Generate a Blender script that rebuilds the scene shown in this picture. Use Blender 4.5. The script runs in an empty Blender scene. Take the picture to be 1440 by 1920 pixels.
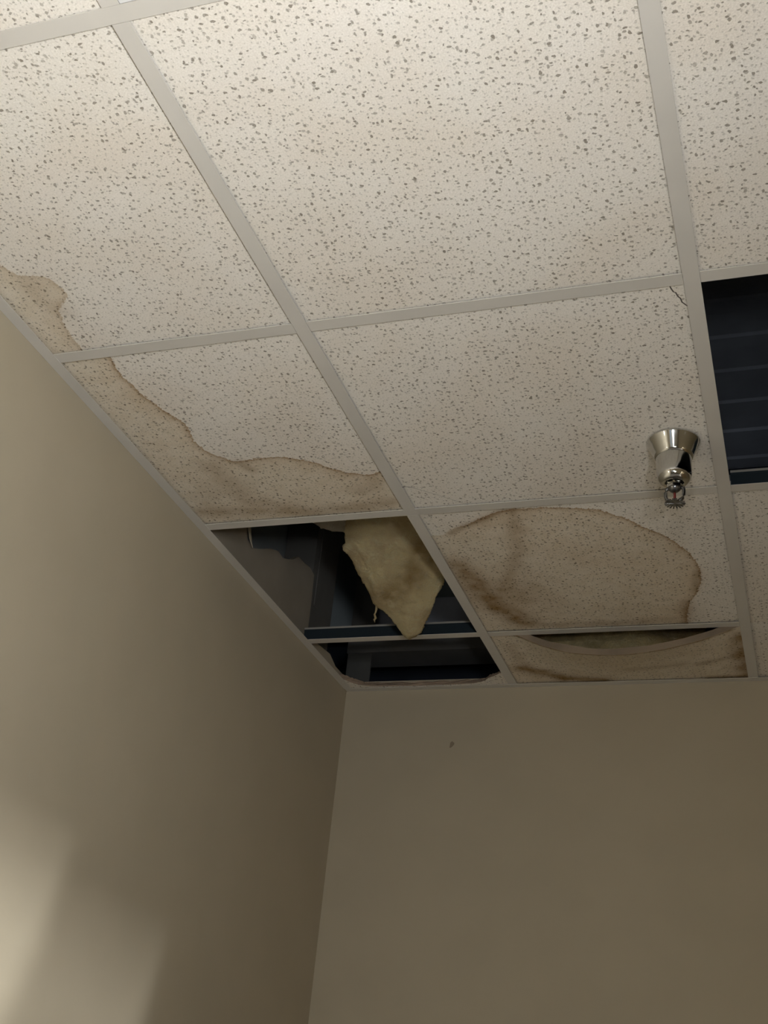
import bpy, bmesh, math, random
import numpy as np
from mathutils import Matrix, Vector, noise as mnoise

random.seed(7)
rng = np.random.default_rng(7)
C = bpy.context.scene.collection
SC = bpy.context.scene
ZC = 2.70                      # height of the suspended ceiling above the floor

# ------------------------------------------------------------------ camera
cam_d = bpy.data.cameras.new('camera')
cam = bpy.data.objects.new('camera', cam_d)
C.objects.link(cam)
R = Matrix(((0.9472969779504172, 0.07074240837369376, 0.3124483112828366),
            (0.3062595789572928, -0.48611962463388575, -0.818469780042435),
            (0.09398673237701478, 0.8710242374373399, -0.4821651915410235)))
Rb = Matrix(((R[0][0], R[0][1], R[0][2]), (R[1][0], R[1][1], R[1][2]), (R[2][0], R[2][1], R[2][2])))
M4 = Rb.to_4x4()
M4.translation = Vector((1.18865, -2.97355, ZC - 1.18373))
cam.matrix_world = M4
cam_d.sensor_fit = 'HORIZONTAL'
cam_d.sensor_width = 36.0
cam_d.lens = 2282.2 / 1440 * 36
cam_d.clip_start = 0.02
SC.camera = cam

# ------------------------------------------------------------------ world, exposure
w = bpy.data.worlds.new('world')
SC.world = w
w.use_nodes = True
bg = w.node_tree.nodes['Background']
bg.inputs[0].default_value = (0.75, 0.87, 1.0, 1)
bg.inputs[1].default_value = 0.5
SC.view_settings.view_transform = 'Standard'
SC.view_settings.look = 'None'
SC.view_settings.gamma = 1.0
SC.view_settings.use_curve_mapping = False
SC.view_settings.exposure = 0.0

LENS_STRENGTH = 0.25            # luminous lens of the added ceiling light
KEY_STRENGTH = 196.0           # the two panels of the added key lamp out of frame
HALL_P1, HALL_P2 = 95.0, 72.0  # the two bulbs of the added hallway lamp
KEY_POS, KEY_AIM = (1.275, -2.85, -.79), (-.90, .09, .32)

# ------------------------------------------------------------------ node helpers
def mat(name):
    m = bpy.data.materials.new(name)
    m.use_nodes = True
    nt = m.node_tree
    b = nt.nodes['Principled BSDF']
    return m, nt, b

def N(nt, t, **kw):
    n = nt.nodes.new(t)
    for k, v in kw.items():
        if k == 'inp':
            for i, val in v.items():
                n.inputs[i].default_value = val
        else:
            setattr(n, k, v)
    return n

def L(nt, a, b):
    nt.links.new(a, b)

def math_n(nt, op, a, b=None, clamp=False):
    n = nt.nodes.new('ShaderNodeMath')
    n.operation = op
    n.use_clamp = clamp
    for i, v in enumerate((a, b)):
        if v is None:
            continue
        if isinstance(v, (int, float)):
            n.inputs[i].default_value = v
        else:
            nt.links.new(v, n.inputs[i])
    return n.outputs[0]

def mixc(nt, fac, a, b, blend='MIX'):
    n = nt.nodes.new('ShaderNodeMix')
    n.data_type = 'RGBA'
    n.blend_type = blend
    n.clamp_factor = True
    for idx, v in ((0, fac), (6, a), (7, b)):
        if isinstance(v, (int, float)):
            n.inputs[idx].default_value = v
        elif isinstance(v, tuple):
            n.inputs[idx].default_value = (*v, 1) if len(v) == 3 else v
        else:
            nt.links.new(v, n.inputs[idx])
    return n.outputs[2]

def maprange(nt, v, a, b, c=0.0, d=1.0, smooth=True):
    n = nt.nodes.new('ShaderNodeMapRange')
    n.interpolation_type = 'SMOOTHSTEP' if smooth else 'LINEAR'
    nt.links.new(v, n.inputs[0])
    for i, x in zip((1, 2, 3, 4), (a, b, c, d)):
        n.inputs[i].default_value = x
    return n.outputs[0]

def plain(name, col, rough=0.7, metal=0.0, bump=0.0, bscale=300.0, mottle=0.0, spec=None):
    m, nt, b = mat(name)
    b.inputs['Base Color'].default_value = (*col, 1)
    b.inputs['Roughness'].default_value = rough
    b.inputs['Metallic'].default_value = metal
    if spec is not None:
        b.inputs['Specular IOR Level'].default_value = spec
    if bump or mottle:
        tc = N(nt, 'ShaderNodeNewGeometry')
        if mottle:
            n1 = N(nt, 'ShaderNodeTexNoise', inp={2: 6.0, 3: 4.0})
            L(nt, tc.outputs['Position'], n1.inputs[0])
            f = maprange(nt, n1.outputs[0], 0.35, 0.65)
            dark = tuple(c * (1 - mottle) for c in col)
            L(nt, mixc(nt, f, dark, col), b.inputs['Base Color'])
        if bump:
            n2 = N(nt, 'ShaderNodeTexNoise', inp={2: bscale, 3: 3.0})
            L(nt, tc.outputs['Position'], n2.inputs[0])
            bp = N(nt, 'ShaderNodeBump', inp={0: bump, 1: 0.001})
            L(nt, n2.outputs[0], bp.inputs['Height'])
            L(nt, bp.outputs[0], b.inputs['Normal'])
    return m

# ------------------------------------------------------------------ materials
def tile_material(name, stained):
    m, nt, b = mat(name)
    tc = N(nt, 'ShaderNodeTexCoord')
    info = N(nt, 'ShaderNodeObjectInfo')
    off = N(nt, 'ShaderNodeCombineXYZ')
    L(nt, math_n(nt, 'MULTIPLY', info.outputs['Random'], 37.0), off.inputs[0])
    L(nt, math_n(nt, 'MULTIPLY', info.outputs['Random'], 91.0), off.inputs[1])
    add = N(nt, 'ShaderNodeVectorMath', operation='ADD')
    L(nt, tc.outputs['Object'], add.inputs[0])
    L(nt, off.outputs[0], add.inputs[1])
    P = add.outputs[0]
    # ragged outlines of the pits
    wn = N(nt, 'ShaderNodeTexNoise', inp={2: 170.0, 3: 2.0})
    L(nt, P, wn.inputs[0])
    ws = N(nt, 'ShaderNodeVectorMath', operation='SUBTRACT')
    L(nt, wn.outputs['Color'], ws.inputs[0])
    ws.inputs[1].default_value = (.5, .5, .5)
    wm = N(nt, 'ShaderNodeVectorMath', operation='SCALE')
    L(nt, ws.outputs[0], wm.inputs[0])
    wm.inputs['Scale'].default_value = 0.0055
    wa = N(nt, 'ShaderNodeVectorMath', operation='ADD')
    L(nt, P, wa.inputs[0])
    L(nt, wm.outputs[0], wa.inputs[1])

    def flecks(scl, scale, rmin, rmax, keep, soft):
        mp = N(nt, 'ShaderNodeMapping')
        mp.inputs['Scale'].default_value = scl
        L(nt, wa.outputs[0], mp.inputs[0])
        v = N(nt, 'ShaderNodeTexVoronoi', voronoi_dimensions='2D', inp={2: scale})
        L(nt, mp.outputs[0], v.inputs['Vector'])
        sep = N(nt, 'ShaderNodeSeparateColor')
        L(nt, v.outputs['Color'], sep.inputs[0])
        rad = maprange(nt, sep.outputs[0], keep, 1.0, rmin, rmax, False)
        on = math_n(nt, 'GREATER_THAN', sep.outputs[0], keep)
        d = math_n(nt, 'SUBTRACT', rad, v.outputs['Distance'])
        f = maprange(nt, d, -soft, soft)
        f = math_n(nt, 'MULTIPLY', f, on)
        depth = maprange(nt, sep.outputs[1], 0, 1, .55, 1.0, False)
        return math_n(nt, 'MULTIPLY', f, depth)
    a1 = flecks((1.0, 1.45, 1.0), 68.0, .095, .19, .50, .035)
    a2 = flecks((1.5, 1.0, 1.0), 60.0, .085, .18, .53, .035)
    a3 = flecks((1.0, 1.0, 1.0), 150.0, .10, .24, .30, .06)
    big = math_n(nt, 'MAXIMUM', a1, a2)
    sm = math_n(nt, 'MULTIPLY', a3, .45)
    pit = math_n(nt, 'MAXIMUM', big, sm)
    fine = N(nt, 'ShaderNodeTexNoise', inp={2: 420.0, 3: 2.0})
    L(nt, P, fine.inputs[0])
    fm = maprange(nt, fine.outputs[0], .3, .7)
    col = mixc(nt, fm, (.775, .735, .66), (.875, .835, .765))
    soft = N(nt, 'ShaderNodeTexNoise', inp={2: 5.0, 3: 3.0})
    L(nt, P, soft.inputs[0])
    col = mixc(nt, maprange(nt, soft.outputs[0], .35, .7), col, (.955, .93, .90), 'MULTIPLY')
    if stained:
        sd = N(nt, 'ShaderNodeAttribute', attribute_name='stain')
        rg = N(nt, 'ShaderNodeAttribute', attribute_name='ring')
        dt = N(nt, 'ShaderNodeAttribute', attribute_name='dirt')
        n1 = N(nt, 'ShaderNodeTexNoise', inp={2: 210.0, 3: 2.0})
        n2 = N(nt, 'ShaderNodeTexNoise', inp={2: 32.0, 3: 3.0})
        L(nt, tc.outputs['Object'], n1.inputs[0])
        L(nt, tc.outputs['Object'], n2.inputs[0])
        j1 = math_n(nt, 'MULTIPLY', math_n(nt, 'SUBTRACT', n1.outputs[0], .5), .013)
        j2 = math_n(nt, 'MULTIPLY', math_n(nt, 'SUBTRACT', n2.outputs[0], .5), .012)
        d = math_n(nt, 'ADD', sd.outputs['Fac'], math_n(nt, 'ADD', j1, j2))
        inside = maprange(nt, d, -.0015, .0015)
        fade = math_n(nt, 'POWER', 2.718, math_n(nt, 'MULTIPLY', math_n(nt, 'MAXIMUM', d, 0.0), -230.0))
        fade2 = math_n(nt, 'POWER', 2.718, math_n(nt, 'MULTIPLY', math_n(nt, 'MAXIMUM', d, 0.0), -38.0))
        ring = math_n(nt, 'MULTIPLY', inside, fade)
        ring = math_n(nt, 'MULTIPLY', ring, rg.outputs['Fac'])
        halo = math_n(nt, 'MULTIPLY', math_n(nt, 'MULTIPLY', inside, fade2), rg.outputs['Fac'])
        wet = mixc(nt, maprange(nt, n2.outputs[0], .3, .7), (.885, .83, .73), (.945, .905, .83))
        col = mixc(nt, inside, col, wet, 'MULTIPLY')
        col = mixc(nt, math_n(nt, 'MULTIPLY', halo, .40), col, (.70, .56, .39), 'MULTIPLY')
        col = mixc(nt, math_n(nt, 'MULTIPLY', ring, 1.0), col, (.44, .295, .155), 'MULTIPLY')
        dn = N(nt, 'ShaderNodeTexNoise', inp={2: 26.0, 3: 5.0})
        L(nt, tc.outputs['Object'], dn.inputs[0])
        dm = math_n(nt, 'MULTIPLY', dt.outputs['Fac'], maprange(nt, dn.outputs[0], .2, .75, .45, 1.25, False), True)
        col = mixc(nt, dm, col, (.40, .29, .16), 'MULTIPLY')
    col = mixc(nt, math_n(nt, 'MULTIPLY', pit, .88), col, (.26, .235, .20), 'MULTIPLY')
    L(nt, col, b.inputs['Base Color'])
    b.inputs['Roughness'].default_value = .95
    b.inputs['Specular IOR Level'].default_value = .15
    bp = N(nt, 'ShaderNodeBump', inp={0: .55, 1: .0012})
    h = math_n(nt, 'SUBTRACT', math_n(nt, 'MULTIPLY', fm, .25), pit)
    L(nt, h, bp.inputs['Height'])
    L(nt, bp.outputs[0], b.inputs['Normal'])
    return m

M_TILE = tile_material('mineral_fibre_tile', False)
M_STAIN = tile_material('mineral_fibre_tile_stained', True)
M_TEE = plain('tee_white_paint', (.64, .61, .555), .45, bump=.06, bscale=900, mottle=.05)
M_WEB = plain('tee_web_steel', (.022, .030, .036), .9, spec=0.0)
M_WEBPOST = plain('dark_angle_steel', (.07, .07, .066), .85)
M_BULB = plain('tee_top_bulb', (.30, .29, .26), .5)
M_WALL = plain('beige_wall_paint', (.445, .388, .285), .62, bump=.10, bscale=520, mottle=.035, spec=.3)
M_DRYWALL = plain('drywall_paper', (.30, .26, .205), .9, bump=.2, bscale=120, mottle=.12)
M_DECK = plain('navy_roof_deck', (.33, .36, .43), .8, mottle=.15, spec=.05)
M_DARK = plain('cavity_shade_dark', (.004, .008, .016), .9)
M_GREYPAPER = plain('grey_paper', (.26, .285, .29), .9, mottle=.12)
M_PANELDARK = plain('dark_sheathing', (.15, .175, .185), .85, mottle=.12)
M_STEEL = plain('dull_steel', (.13, .125, .115), .8, .0, bump=.1, bscale=60, mottle=.2)
M_BEAM = plain('painted_beam', (.13, .13, .13), .6, 0, bump=.1, bscale=60, mottle=.2)
M_CONDUIT = plain('galvanised_conduit', (.62, .60, .57), .35, .6)
M_CHROME = plain('chrome', (.66, .66, .64), .10, 1.0)
M_CHROME_DARK = plain('dark_chrome', (.22, .22, .22), .3, 1.0)
M_FLOOR = plain('dark_carpet', (.24, .22, .20), .95, mottle=.06)
M_RED = plain('red_glass_bulb', (.16, .022, .018), .15)
M_TORN = plain('torn_tile_core', (.42, .31, .22), .95, bump=.8, bscale=180, mottle=.35)
M_CORE = plain('wet_tile_edge', (.27, .21, .15), .95, bump=.8, bscale=260, mottle=.3)
M_CRACK = plain('crack_dark_fill', (.10, .085, .07), .95)
M_MARK = plain('wall_mark', (.25, .205, .145), .8)
M_PAPER = plain('torn_paper', (.55, .49, .40), .9, mottle=.15)
M_WOOD = plain('plywood', (.45, .33, .2), .7, mottle=.2)
M_FRAME = plain('white_frame', (.75, .75, .74), .4)

def insulation_material(name, c1, c2, c3):
    m, nt, b = mat(name)
    tc = N(nt, 'ShaderNodeTexCoord')
    n0 = N(nt, 'ShaderNodeTexNoise', inp={2: 9.0, 3: 6.0, 4: .65})
    n1 = N(nt, 'ShaderNodeTexNoise', inp={2: 45.0, 3: 6.0, 4: .7, 8: 1.2})
    mp = N(nt, 'ShaderNodeMapping')
    mp.inputs['Rotation'].default_value = (0, 0, .6)
    mp.inputs['Scale'].default_value = (1, 5, 3)
    L(nt, tc.outputs['Object'], mp.inputs[0])
    n2 = N(nt, 'ShaderNodeTexNoise', inp={2: 70.0, 3: 5.0, 4: .7, 8: 2.5})
    L(nt, mp.outputs[0], n2.inputs[0])
    L(nt, tc.outputs['Object'], n0.inputs[0])
    L(nt, tc.outputs['Object'], n1.inputs[0])
    col = mixc(nt, maprange(nt, n0.outputs[0], .42, .68), c1, c2)
    col = mixc(nt, math_n(nt, 'MULTIPLY', maprange(nt, n1.outputs[0], .42, .75), .8), col, c3)
    col = mixc(nt, math_n(nt, 'MULTIPLY', maprange(nt, n2.outputs[0], .45, .7), .6), col, c2)
    dirt = N(nt, 'ShaderNodeAttribute', attribute_name='dirt')
    col = mixc(nt, dirt.outputs['Fac'], col, (.46, .36, .27), 'MULTIPLY')
    L(nt, col, b.inputs['Base Color'])
    b.inputs['Roughness'].default_value = 1.0
    b.inputs['Specular IOR Level'].default_value = .05
    bp = N(nt, 'ShaderNodeBump', inp={0: 1.0, 1: .012})
    hs = math_n(nt, 'ADD', n1.outputs[0], math_n(nt, 'MULTIPLY', n2.outputs[0], .7))
    L(nt, hs, bp.inputs['Height'])
    L(nt, bp.outputs[0], b.inputs['Normal'])
    return m

M_BATT = insulation_material('yellow_glass_wool', (.98, .82, .46), (.78, .60, .33), (.99, .90, .60))
M_BATT_GREY = insulation_material('grey_glass_wool', (.82, .74, .60), (.55, .49, .40), (.88, .81, .66))
M_BATT_GREEN = insulation_material('greenish_glass_wool', (.88, .70, .36), (.50, .40, .21), (.98, .86, .52))

def emissive(name, col, s):
    m, nt, b = mat(name)
    b.inputs['Base Color'].default_value = (.8, .8, .8, 1)
    b.inputs['Emission Color'].default_value = (*col, 1)
    b.inputs['Emission Strength'].default_value = s
    return m

M_PANEL = emissive('key_lamp_panel', (.985, 1.0, 1.01), KEY_STRENGTH)
M_LENS = emissive('light_lens', (1.0, .985, .95), LENS_STRENGTH)

# ------------------------------------------------------------------ object helpers
def link(name, me, m=None, parent=None, loc=None, smooth=False, **props):
    o = bpy.data.objects.new(name, me)
    C.objects.link(o)
    if m is not None and me is not None:
        if isinstance(m, (list, tuple)):
            for x in m:
                me.materials.append(x)
        else:
            me.materials.append(m)
    if parent is not None:
        o.parent = parent
    if loc is not None:
        o.location = loc
    if smooth and me is not None:
        for p in me.polygons:
            p.use_smooth = True
    for k, v in props.items():
        o[k] = v
    return o

def empty(name, loc=(0, 0, 0), **props):
    o = bpy.data.objects.new(name, None)
    C.objects.link(o)
    o.location = loc
    o.empty_display_size = .05
    for k, v in props.items():
        o[k] = v
    return o

def mesh_from(name, verts, faces):
    me = bpy.data.meshes.new(name)
    me.from_pydata([tuple(map(float, v)) for v in verts], [], faces)
    me.update()
    return me

def box_mesh(name, x0, x1, y0, y1, z0, z1, bevel=0.0):
    bm = bmesh.new()
    bmesh.ops.create_cube(bm, size=1.0)
    for v in bm.verts:
        v.co = Vector(((x0 + x1) / 2 + v.co.x * (x1 - x0), (y0 + y1) / 2 + v.co.y * (y1 - y0),
                       (z0 + z1) / 2 + v.co.z * (z1 - z0)))
    if bevel:
        bmesh.ops.bevel(bm, geom=bm.edges[:], offset=bevel, segments=1, affect='EDGES')
    me = bpy.data.meshes.new(name)
    bm.to_mesh(me)
    bm.free()
    return me

def extrude_mesh(name, poly, axis, a, b):
    """closed 2-D outline extruded along an axis: 'x' takes (y,z), 'y' takes (x,z), 'z' takes (x,y)"""
    def p3(p, t):
        return {'x': (t, p[0], p[1]), 'y': (p[0], t, p[1]), 'z': (p[0], p[1], t)}[axis]
    n = len(poly)
    bm = bmesh.new()
    A = [bm.verts.new(p3(p, a)) for p in poly]
    B = [bm.verts.new(p3(p, b)) for p in poly]
    bm.faces.new(A)
    bm.faces.new(B[::-1])
    for i in range(n):
        j = (i + 1) % n
        bm.faces.new((A[j], A[i], B[i], B[j]))
    bmesh.ops.recalc_face_normals(bm, faces=bm.faces[:])
    bmesh.ops.triangulate(bm, faces=[f for f in bm.faces if len(f.verts) > 4])
    me = bpy.data.meshes.new(name)
    bm.to_mesh(me)
    bm.free()
    return me

def lathe_mesh(name, prof, seg=48):
    bm = bmesh.new()
    rings = []
    for r, z in prof:
        rings.append([bm.verts.new((r * math.cos(2 * math.pi * k / seg), r * math.sin(2 * math.pi * k / seg), z))
                      for k in range(seg)] if r > 1e-6 else [bm.verts.new((0, 0, z))])
    for a, b in zip(rings, rings[1:]):
        for k in range(seg):
            k2 = (k + 1) % seg
            q = [a[k % len(a)], a[k2 % len(a)], b[k2 % len(b)], b[k % len(b)]]
            u = []
            for v in q:
                if v not in u:
                    u.append(v)
            if len(u) > 2:
                bm.faces.new(u)
    bmesh.ops.recalc_face_normals(bm, faces=bm.faces[:])
    me = bpy.data.meshes.new(name)
    bm.to_mesh(me)
    bm.free()
    return me

def tube_mesh(name, pts, r, seg=8):
    pts = [Vector(p) for p in pts]
    bm = bmesh.new()
    rings = []
    for i, p in enumerate(pts):
        d = (pts[min(i + 1, len(pts) - 1)] - pts[max(i - 1, 0)]).normalized()
        up = Vector((0, 0, 1)) if abs(d.z) < .9 else Vector((1, 0, 0))
        s = d.cross(up).normalized()
        t = d.cross(s)
        rr = r[i] if isinstance(r, (list, tuple)) else r
        rings.append([bm.verts.new(p + (s * math.cos(2 * math.pi * k / seg) + t * math.sin(2 * math.pi * k / seg)) * rr)
                      for k in range(seg)])
    for a, b in zip(rings, rings[1:]):
        for k in range(seg):
            bm.faces.new((a[k], a[(k + 1) % seg], b[(k + 1) % seg], b[k]))
    bm.faces.new(rings[0][::-1])
    bm.faces.new(rings[-1])
    bmesh.ops.recalc_face_normals(bm, faces=bm.faces[:])
    me = bpy.data.meshes.new(name)
    bm.to_mesh(me)
    bm.free()
    return me

# ------------------------------------------------------------------ the ceiling grid lines
TW, FL = .024, .022            # tee and wall-angle flange widths
XL = [0.0, .4748, 1.0840, 1.6936, 2.3032, 2.78]
YL = [0.0, -.3438, -.9527, -1.5616, -2.1727, -2.7823, -3.3919, -4.0015, -4.40]
XR, YF = XL[-1], YL[-1]
ZF = -ZC                       # floor, in heights counted from the ceiling grid

def up(me):
    me.transform(Matrix.Translation((0, 0, ZC)))
    return me

# ------------------------------------------------------------------ room shell
X0, X1, Y0, Y1, ZD = -.5, 4.75, YF - .1, .75, .85
link('floor', up(box_mesh('floor', X0, X1, Y0, Y1, ZF - .1, ZF)), M_FLOOR, kind='structure')
# left wall: a sheet of drywall whose torn top stands above the ceiling
prof = [(YF, ZF), (0, ZF), (0, .035), (-.10, .034), (-.15, .05), (-.318, .032), (-.320, .123), (-.326, .20), (-.355, .206), (-.395, .200),
        (-.436, .198), (-.470, .172), (-.505, .156), (-.526, .148), (-.56, .150), (-.604, .134), (-.65, .108),
        (-.690, .090), (-.728, .094), (-.742, .135), (-.752, .19), (-.80, .21), (-.93, .20), (-1.2, .18), (-1.6, .15), (YF, .15)]
wall_left = link('wall_left', up(extrude_mesh('wall_left', prof, 'x', -.0127, 0)), M_WALL, kind='structure')
# the part of that sheet above the ceiling never got painted: bare paper facing
above = [(-.30, .003)] + [p for p in prof[5:-1]] + [(-1.6, .003)]
above = [(-.318, .003), (-.318, .032)] + prof[6:-1] + [(-1.6, .003)]
link('bare_drywall', up(extrude_mesh('bare_drywall', above, 'x', .0002, .0012)), M_DRYWALL, parent=wall_left,
     label='bare unpainted drywall paper with torn top edge')
wall_back = link('wall_back', up(box_mesh('wall_back', 0, XR + .1, 0, .10, ZF, .028)), M_WALL, kind='structure')
# right wall with a doorway added to pass light to the left wall
DY0, DY1, DH = -2.35, -1.38, -.68
wall_right = link('wall_right', up(extrude_mesh('wall_right', [(YF, ZF), (DY0, ZF), (DY0, DH), (DY1, DH), (DY1, ZF), (0, ZF), (0, .02), (YF, .02)],
                  'x', XR, XR + .1)), M_WALL, kind='structure')
door = empty('door_1', (0, 0, 0), kind='structure')
for y0, y1, z0, z1 in ((DY0 - .05, DY0 + .012, ZF, DH + .05), (DY1 - .012, DY1 + .05, ZF, DH + .05), (DY0 + .012, DY1 - .012, DH, DH + .05)):
    link('door_frame', up(box_mesh('door_frame', XR - .012, XR - .0005, y0, y1, z0, z1)), M_FRAME, parent=door)
# front wall (behind the camera) with two windows
WZ0, WZ1 = -1.75, -.95
WX = [(.42, .92), (1.12, 1.62)]
fw_boxes = [(X0, WX[0][0], ZF, ZD), (WX[0][1], WX[1][0], ZF, ZD), (WX[1][1], X1, ZF, ZD),
            (WX[0][0], WX[0][1], ZF, WZ0), (WX[1][0], WX[1][1], ZF, WZ0), (WX[0][0], WX[0][1], WZ1, ZD), (WX[1][0], WX[1][1], WZ1, ZD)]
bm = bmesh.new()
for a, b, c, d in fw_boxes:
    t = box_mesh('t', a, b, YF - .1, YF, c, d)
    bm.from_mesh(t)
    bpy.data.meshes.remove(t)
me = bpy.data.meshes.new('wall_front')
bm.to_mesh(me)
bm.free()
link('wall_front', up(me), M_WALL, kind='structure')
m_glass, nt, b = mat('window_glass')
b.inputs['Base Color'].default_value = (1, 1, 1, 1)
tr = N(nt, 'ShaderNodeBsdfTransparent')
gl = N(nt, 'ShaderNodeBsdfGlossy', inp={1: .02})
mx = N(nt, 'ShaderNodeMixShader', inp={0: .08})
L(nt, tr.outputs[0], mx.inputs[1])
L(nt, gl.outputs[0], mx.inputs[2])
L(nt, mx.outputs[0], nt.nodes['Material Output'].inputs[0])
for i, (a, b) in enumerate(WX):
    wn = empty('window_%d' % (i + 1), (0, 0, 0), kind='structure')
    for x0, x1, z0, z1 in ((a, a + .04, WZ0, WZ1), (b - .04, b, WZ0, WZ1), (a + .04, b - .04, WZ0, WZ0 + .04), (a + .04, b - .04, WZ1 - .04, WZ1)):
        link('window_frame', up(box_mesh('window_frame', x0, x1, YF - .08, YF - .03, z0, z1)), M_FRAME, parent=wn)
    link('pane', up(box_mesh('pane', a + .04, b - .04, YF - .058, YF - .052, WZ0 + .04, WZ1 - .04)), m_glass, parent=wn)

# the hallway beyond the doorway
link('wall_hall', up(box_mesh('wall_hall', X1 - .1, X1, YF, Y1, ZF, ZD)), M_WALL, kind='structure')
link('wall_hall_near', up(box_mesh('wall_hall_near', XR + .1, X1 - .1, -3.0, -2.9, ZF, -.02)), M_WALL, kind='structure')
link('wall_hall_far', up(box_mesh('wall_hall_far', XR + .1, X1 - .1, -1.0, -.9, ZF, -.02)), M_WALL, kind='structure')
link('ceiling_hall', up(box_mesh('ceiling_hall', XR + .1, X1 - .1, YF, Y1, -.02, .02)), M_FRAME, kind='structure')

# ------------------------------------------------------------------ space above the ceiling
# ribbed metal deck
pts = []
y = Y0
while y < Y1 - .01:
    pts += [(y, ZD), (y + .09, ZD), (y + .098, ZD - .006), (y + .144, ZD - .006)]
    y += .152
deck_poly = [p for p in pts if p[0] < Y1] + [(Y1, ZD), (Y1, ZD + .06), (Y0, ZD + .06)]
link('roof_deck', up(extrude_mesh('roof_deck', deck_poly, 'x', X0, X1)), M_DECK, kind='structure')
link('wall_plenum_left', up(box_mesh('wall_plenum_left', X0 - .05, X0, Y0, Y1, ZF, ZD)), M_DECK, kind='structure')
link('wall_plenum_back', up(box_mesh('wall_plenum_back', X0, X1, Y1, Y1 + .05, ZF, ZD)), M_DECK, kind='structure')

link('wall_left_outer', up(box_mesh('wall_left_outer', -.122, -.109, Y0, .02, ZF, .62)), M_GREYPAPER, kind='structure')
link('wall_back_upper', up(box_mesh('wall_back_upper', -.105, XR, .06, .072, .20, .64)), M_PANELDARK, kind='structure')
# steel stud behind the torn drywall: a C-shaped section standing on end
sx, sy0, sy1 = -.0135, -.302, -.142
stud_poly = [(sx, sy0), (sx, sy1), (sx - .09, sy1), (sx - .09, sy1 - .012), (sx - .004, sy1 - .012),
             (sx - .004, sy0 + .004), (sx - .09, sy0 + .004), (sx - .09, sy0)]
st = empty('wall_stud', (sx, (sy0 + sy1) / 2, 0), label='dark steel stud standing behind torn drywall in the open corner bay', category='stud')
o = link('stud_web', up(extrude_mesh('stud_web', stud_poly, 'z', ZF, ZD - .04)), M_STEEL, parent=st)
o.matrix_parent_inverse = Matrix.Translation(-st.location)
o = link('stud_flange', up(box_mesh('stud_flange', sx + .0003, sx + .003, sy0 + .03, sy1 - .08, .14, .70)), M_STEEL, parent=st)
o.matrix_parent_inverse = Matrix.Translation(-st.location)
# corner post over the back wall
cp = link('corner_post', up(extrude_mesh('corner_post', [(-.013, .012), (.058, .012), (.058, .018), (-.005, .018), (-.005, .09), (-.013, .09)], 'z', .029, .56)),
          M_WEBPOST, label='dark grey angle post above the back left wall corner', category='post')
# header beam above the back wall
hb = empty('header_beam', (.9, .02, ZC + .115), label='grey steel header beam running above the back wall behind the open bays', category='beam')
def hb_part(name, poly, m):
    o = link(name, up(extrude_mesh(name, poly, 'x', -.012, XR)), m, parent=hb)
    o.matrix_parent_inverse = Matrix.Translation(-hb.location)
hb_part('lower_flange', [(.0, .116), (.11, .116), (.11, .124), (.008, .124), (.008, .162), (.0, .162)], M_BEAM)
hb_part('beam_web', [(.05, .1242), (.058, .1242), (.058, .30), (.05, .30)], M_DECK)
# near-black sheet painted as the shade of the open cavity behind the beam
link('cavity_shade_sheet', up(box_mesh('cavity_shade_sheet', X0, X1, .30, .305, ZF, ZD - .045)), M_DARK, kind='structure')

# ------------------------------------------------------------------ ceiling: tees, wall angles, tiles
ceiling = empty('ceiling', (0, 0, ZC), kind='structure')

def cpart(name, me, m, **props):        # part of the ceiling, mesh already in heights from the grid
    return link(name, me, m, parent=ceiling, **props)

def tee_mesh(name, length, along, lift):
    h, t = TW / 2, .0007
    prof = [(-h, lift), (h, lift), (h, lift + .0012), (t, lift + .0012), (t, .030), (.0025, .033), (.0025, .038), (-.0025, .038), (-.0025, .033),
            (-t, .030), (-t, lift + .0012), (-h, lift + .0012)]
    me = extrude_mesh(name, prof, along, -length / 2, length / 2)
    for m in (M_TEE, M_WEB, M_BULB):
        me.materials.append(m)
    for p in me.polygons:
        zs = [me.vertices[i].co.z for i in p.vertices]
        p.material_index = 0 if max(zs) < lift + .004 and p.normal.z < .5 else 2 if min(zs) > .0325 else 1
    return me

for k, x in enumerate(XL[1:-1]):
    cuts = [-.003, YF + .003]
    if k == 0:                           # this line of tees stops at two cross tees that run through
        cuts = [-.003, YL[2] + TW / 2 + .0004, YL[2] - TW / 2 - .0004, YL[4] + TW / 2 + .0004, YL[4] - TW / 2 - .0004, YF + .003]
    for a, b in zip(cuts[::2], cuts[1::2]):
        o = cpart('main_tee', tee_mesh('main_tee', a - b, 'y', 0.0), None)
        o.location = (x, (a + b) / 2, .0009)
ct_cache = {}
for j, y in enumerate(YL[1:-1], 1):
    for i in range(len(XL) - 1):
        if i == 2 and j == 1:
            continue                     # no cross tee under the patched tile by the right edge
        if i == 1 and j in (2, 4, 5):
            continue                     # part of the through-running tee, or inside the added ceiling light
        a = XL[i] + (TW / 2 + .0004 if i else .004)
        e = 2 if i == 0 and j in (2, 4) else 1
        b = XL[i + e] - (TW / 2 + .0004 if i + 2 < len(XL) else .004)
        key = round(b - a, 3)
        if key not in ct_cache:
            ct_cache[key] = tee_mesh('cross_tee', b - a, 'x', .0)
        o = cpart('cross_tee', ct_cache[key], None)
        o.location = ((a + b) / 2, y, .0011)

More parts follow.
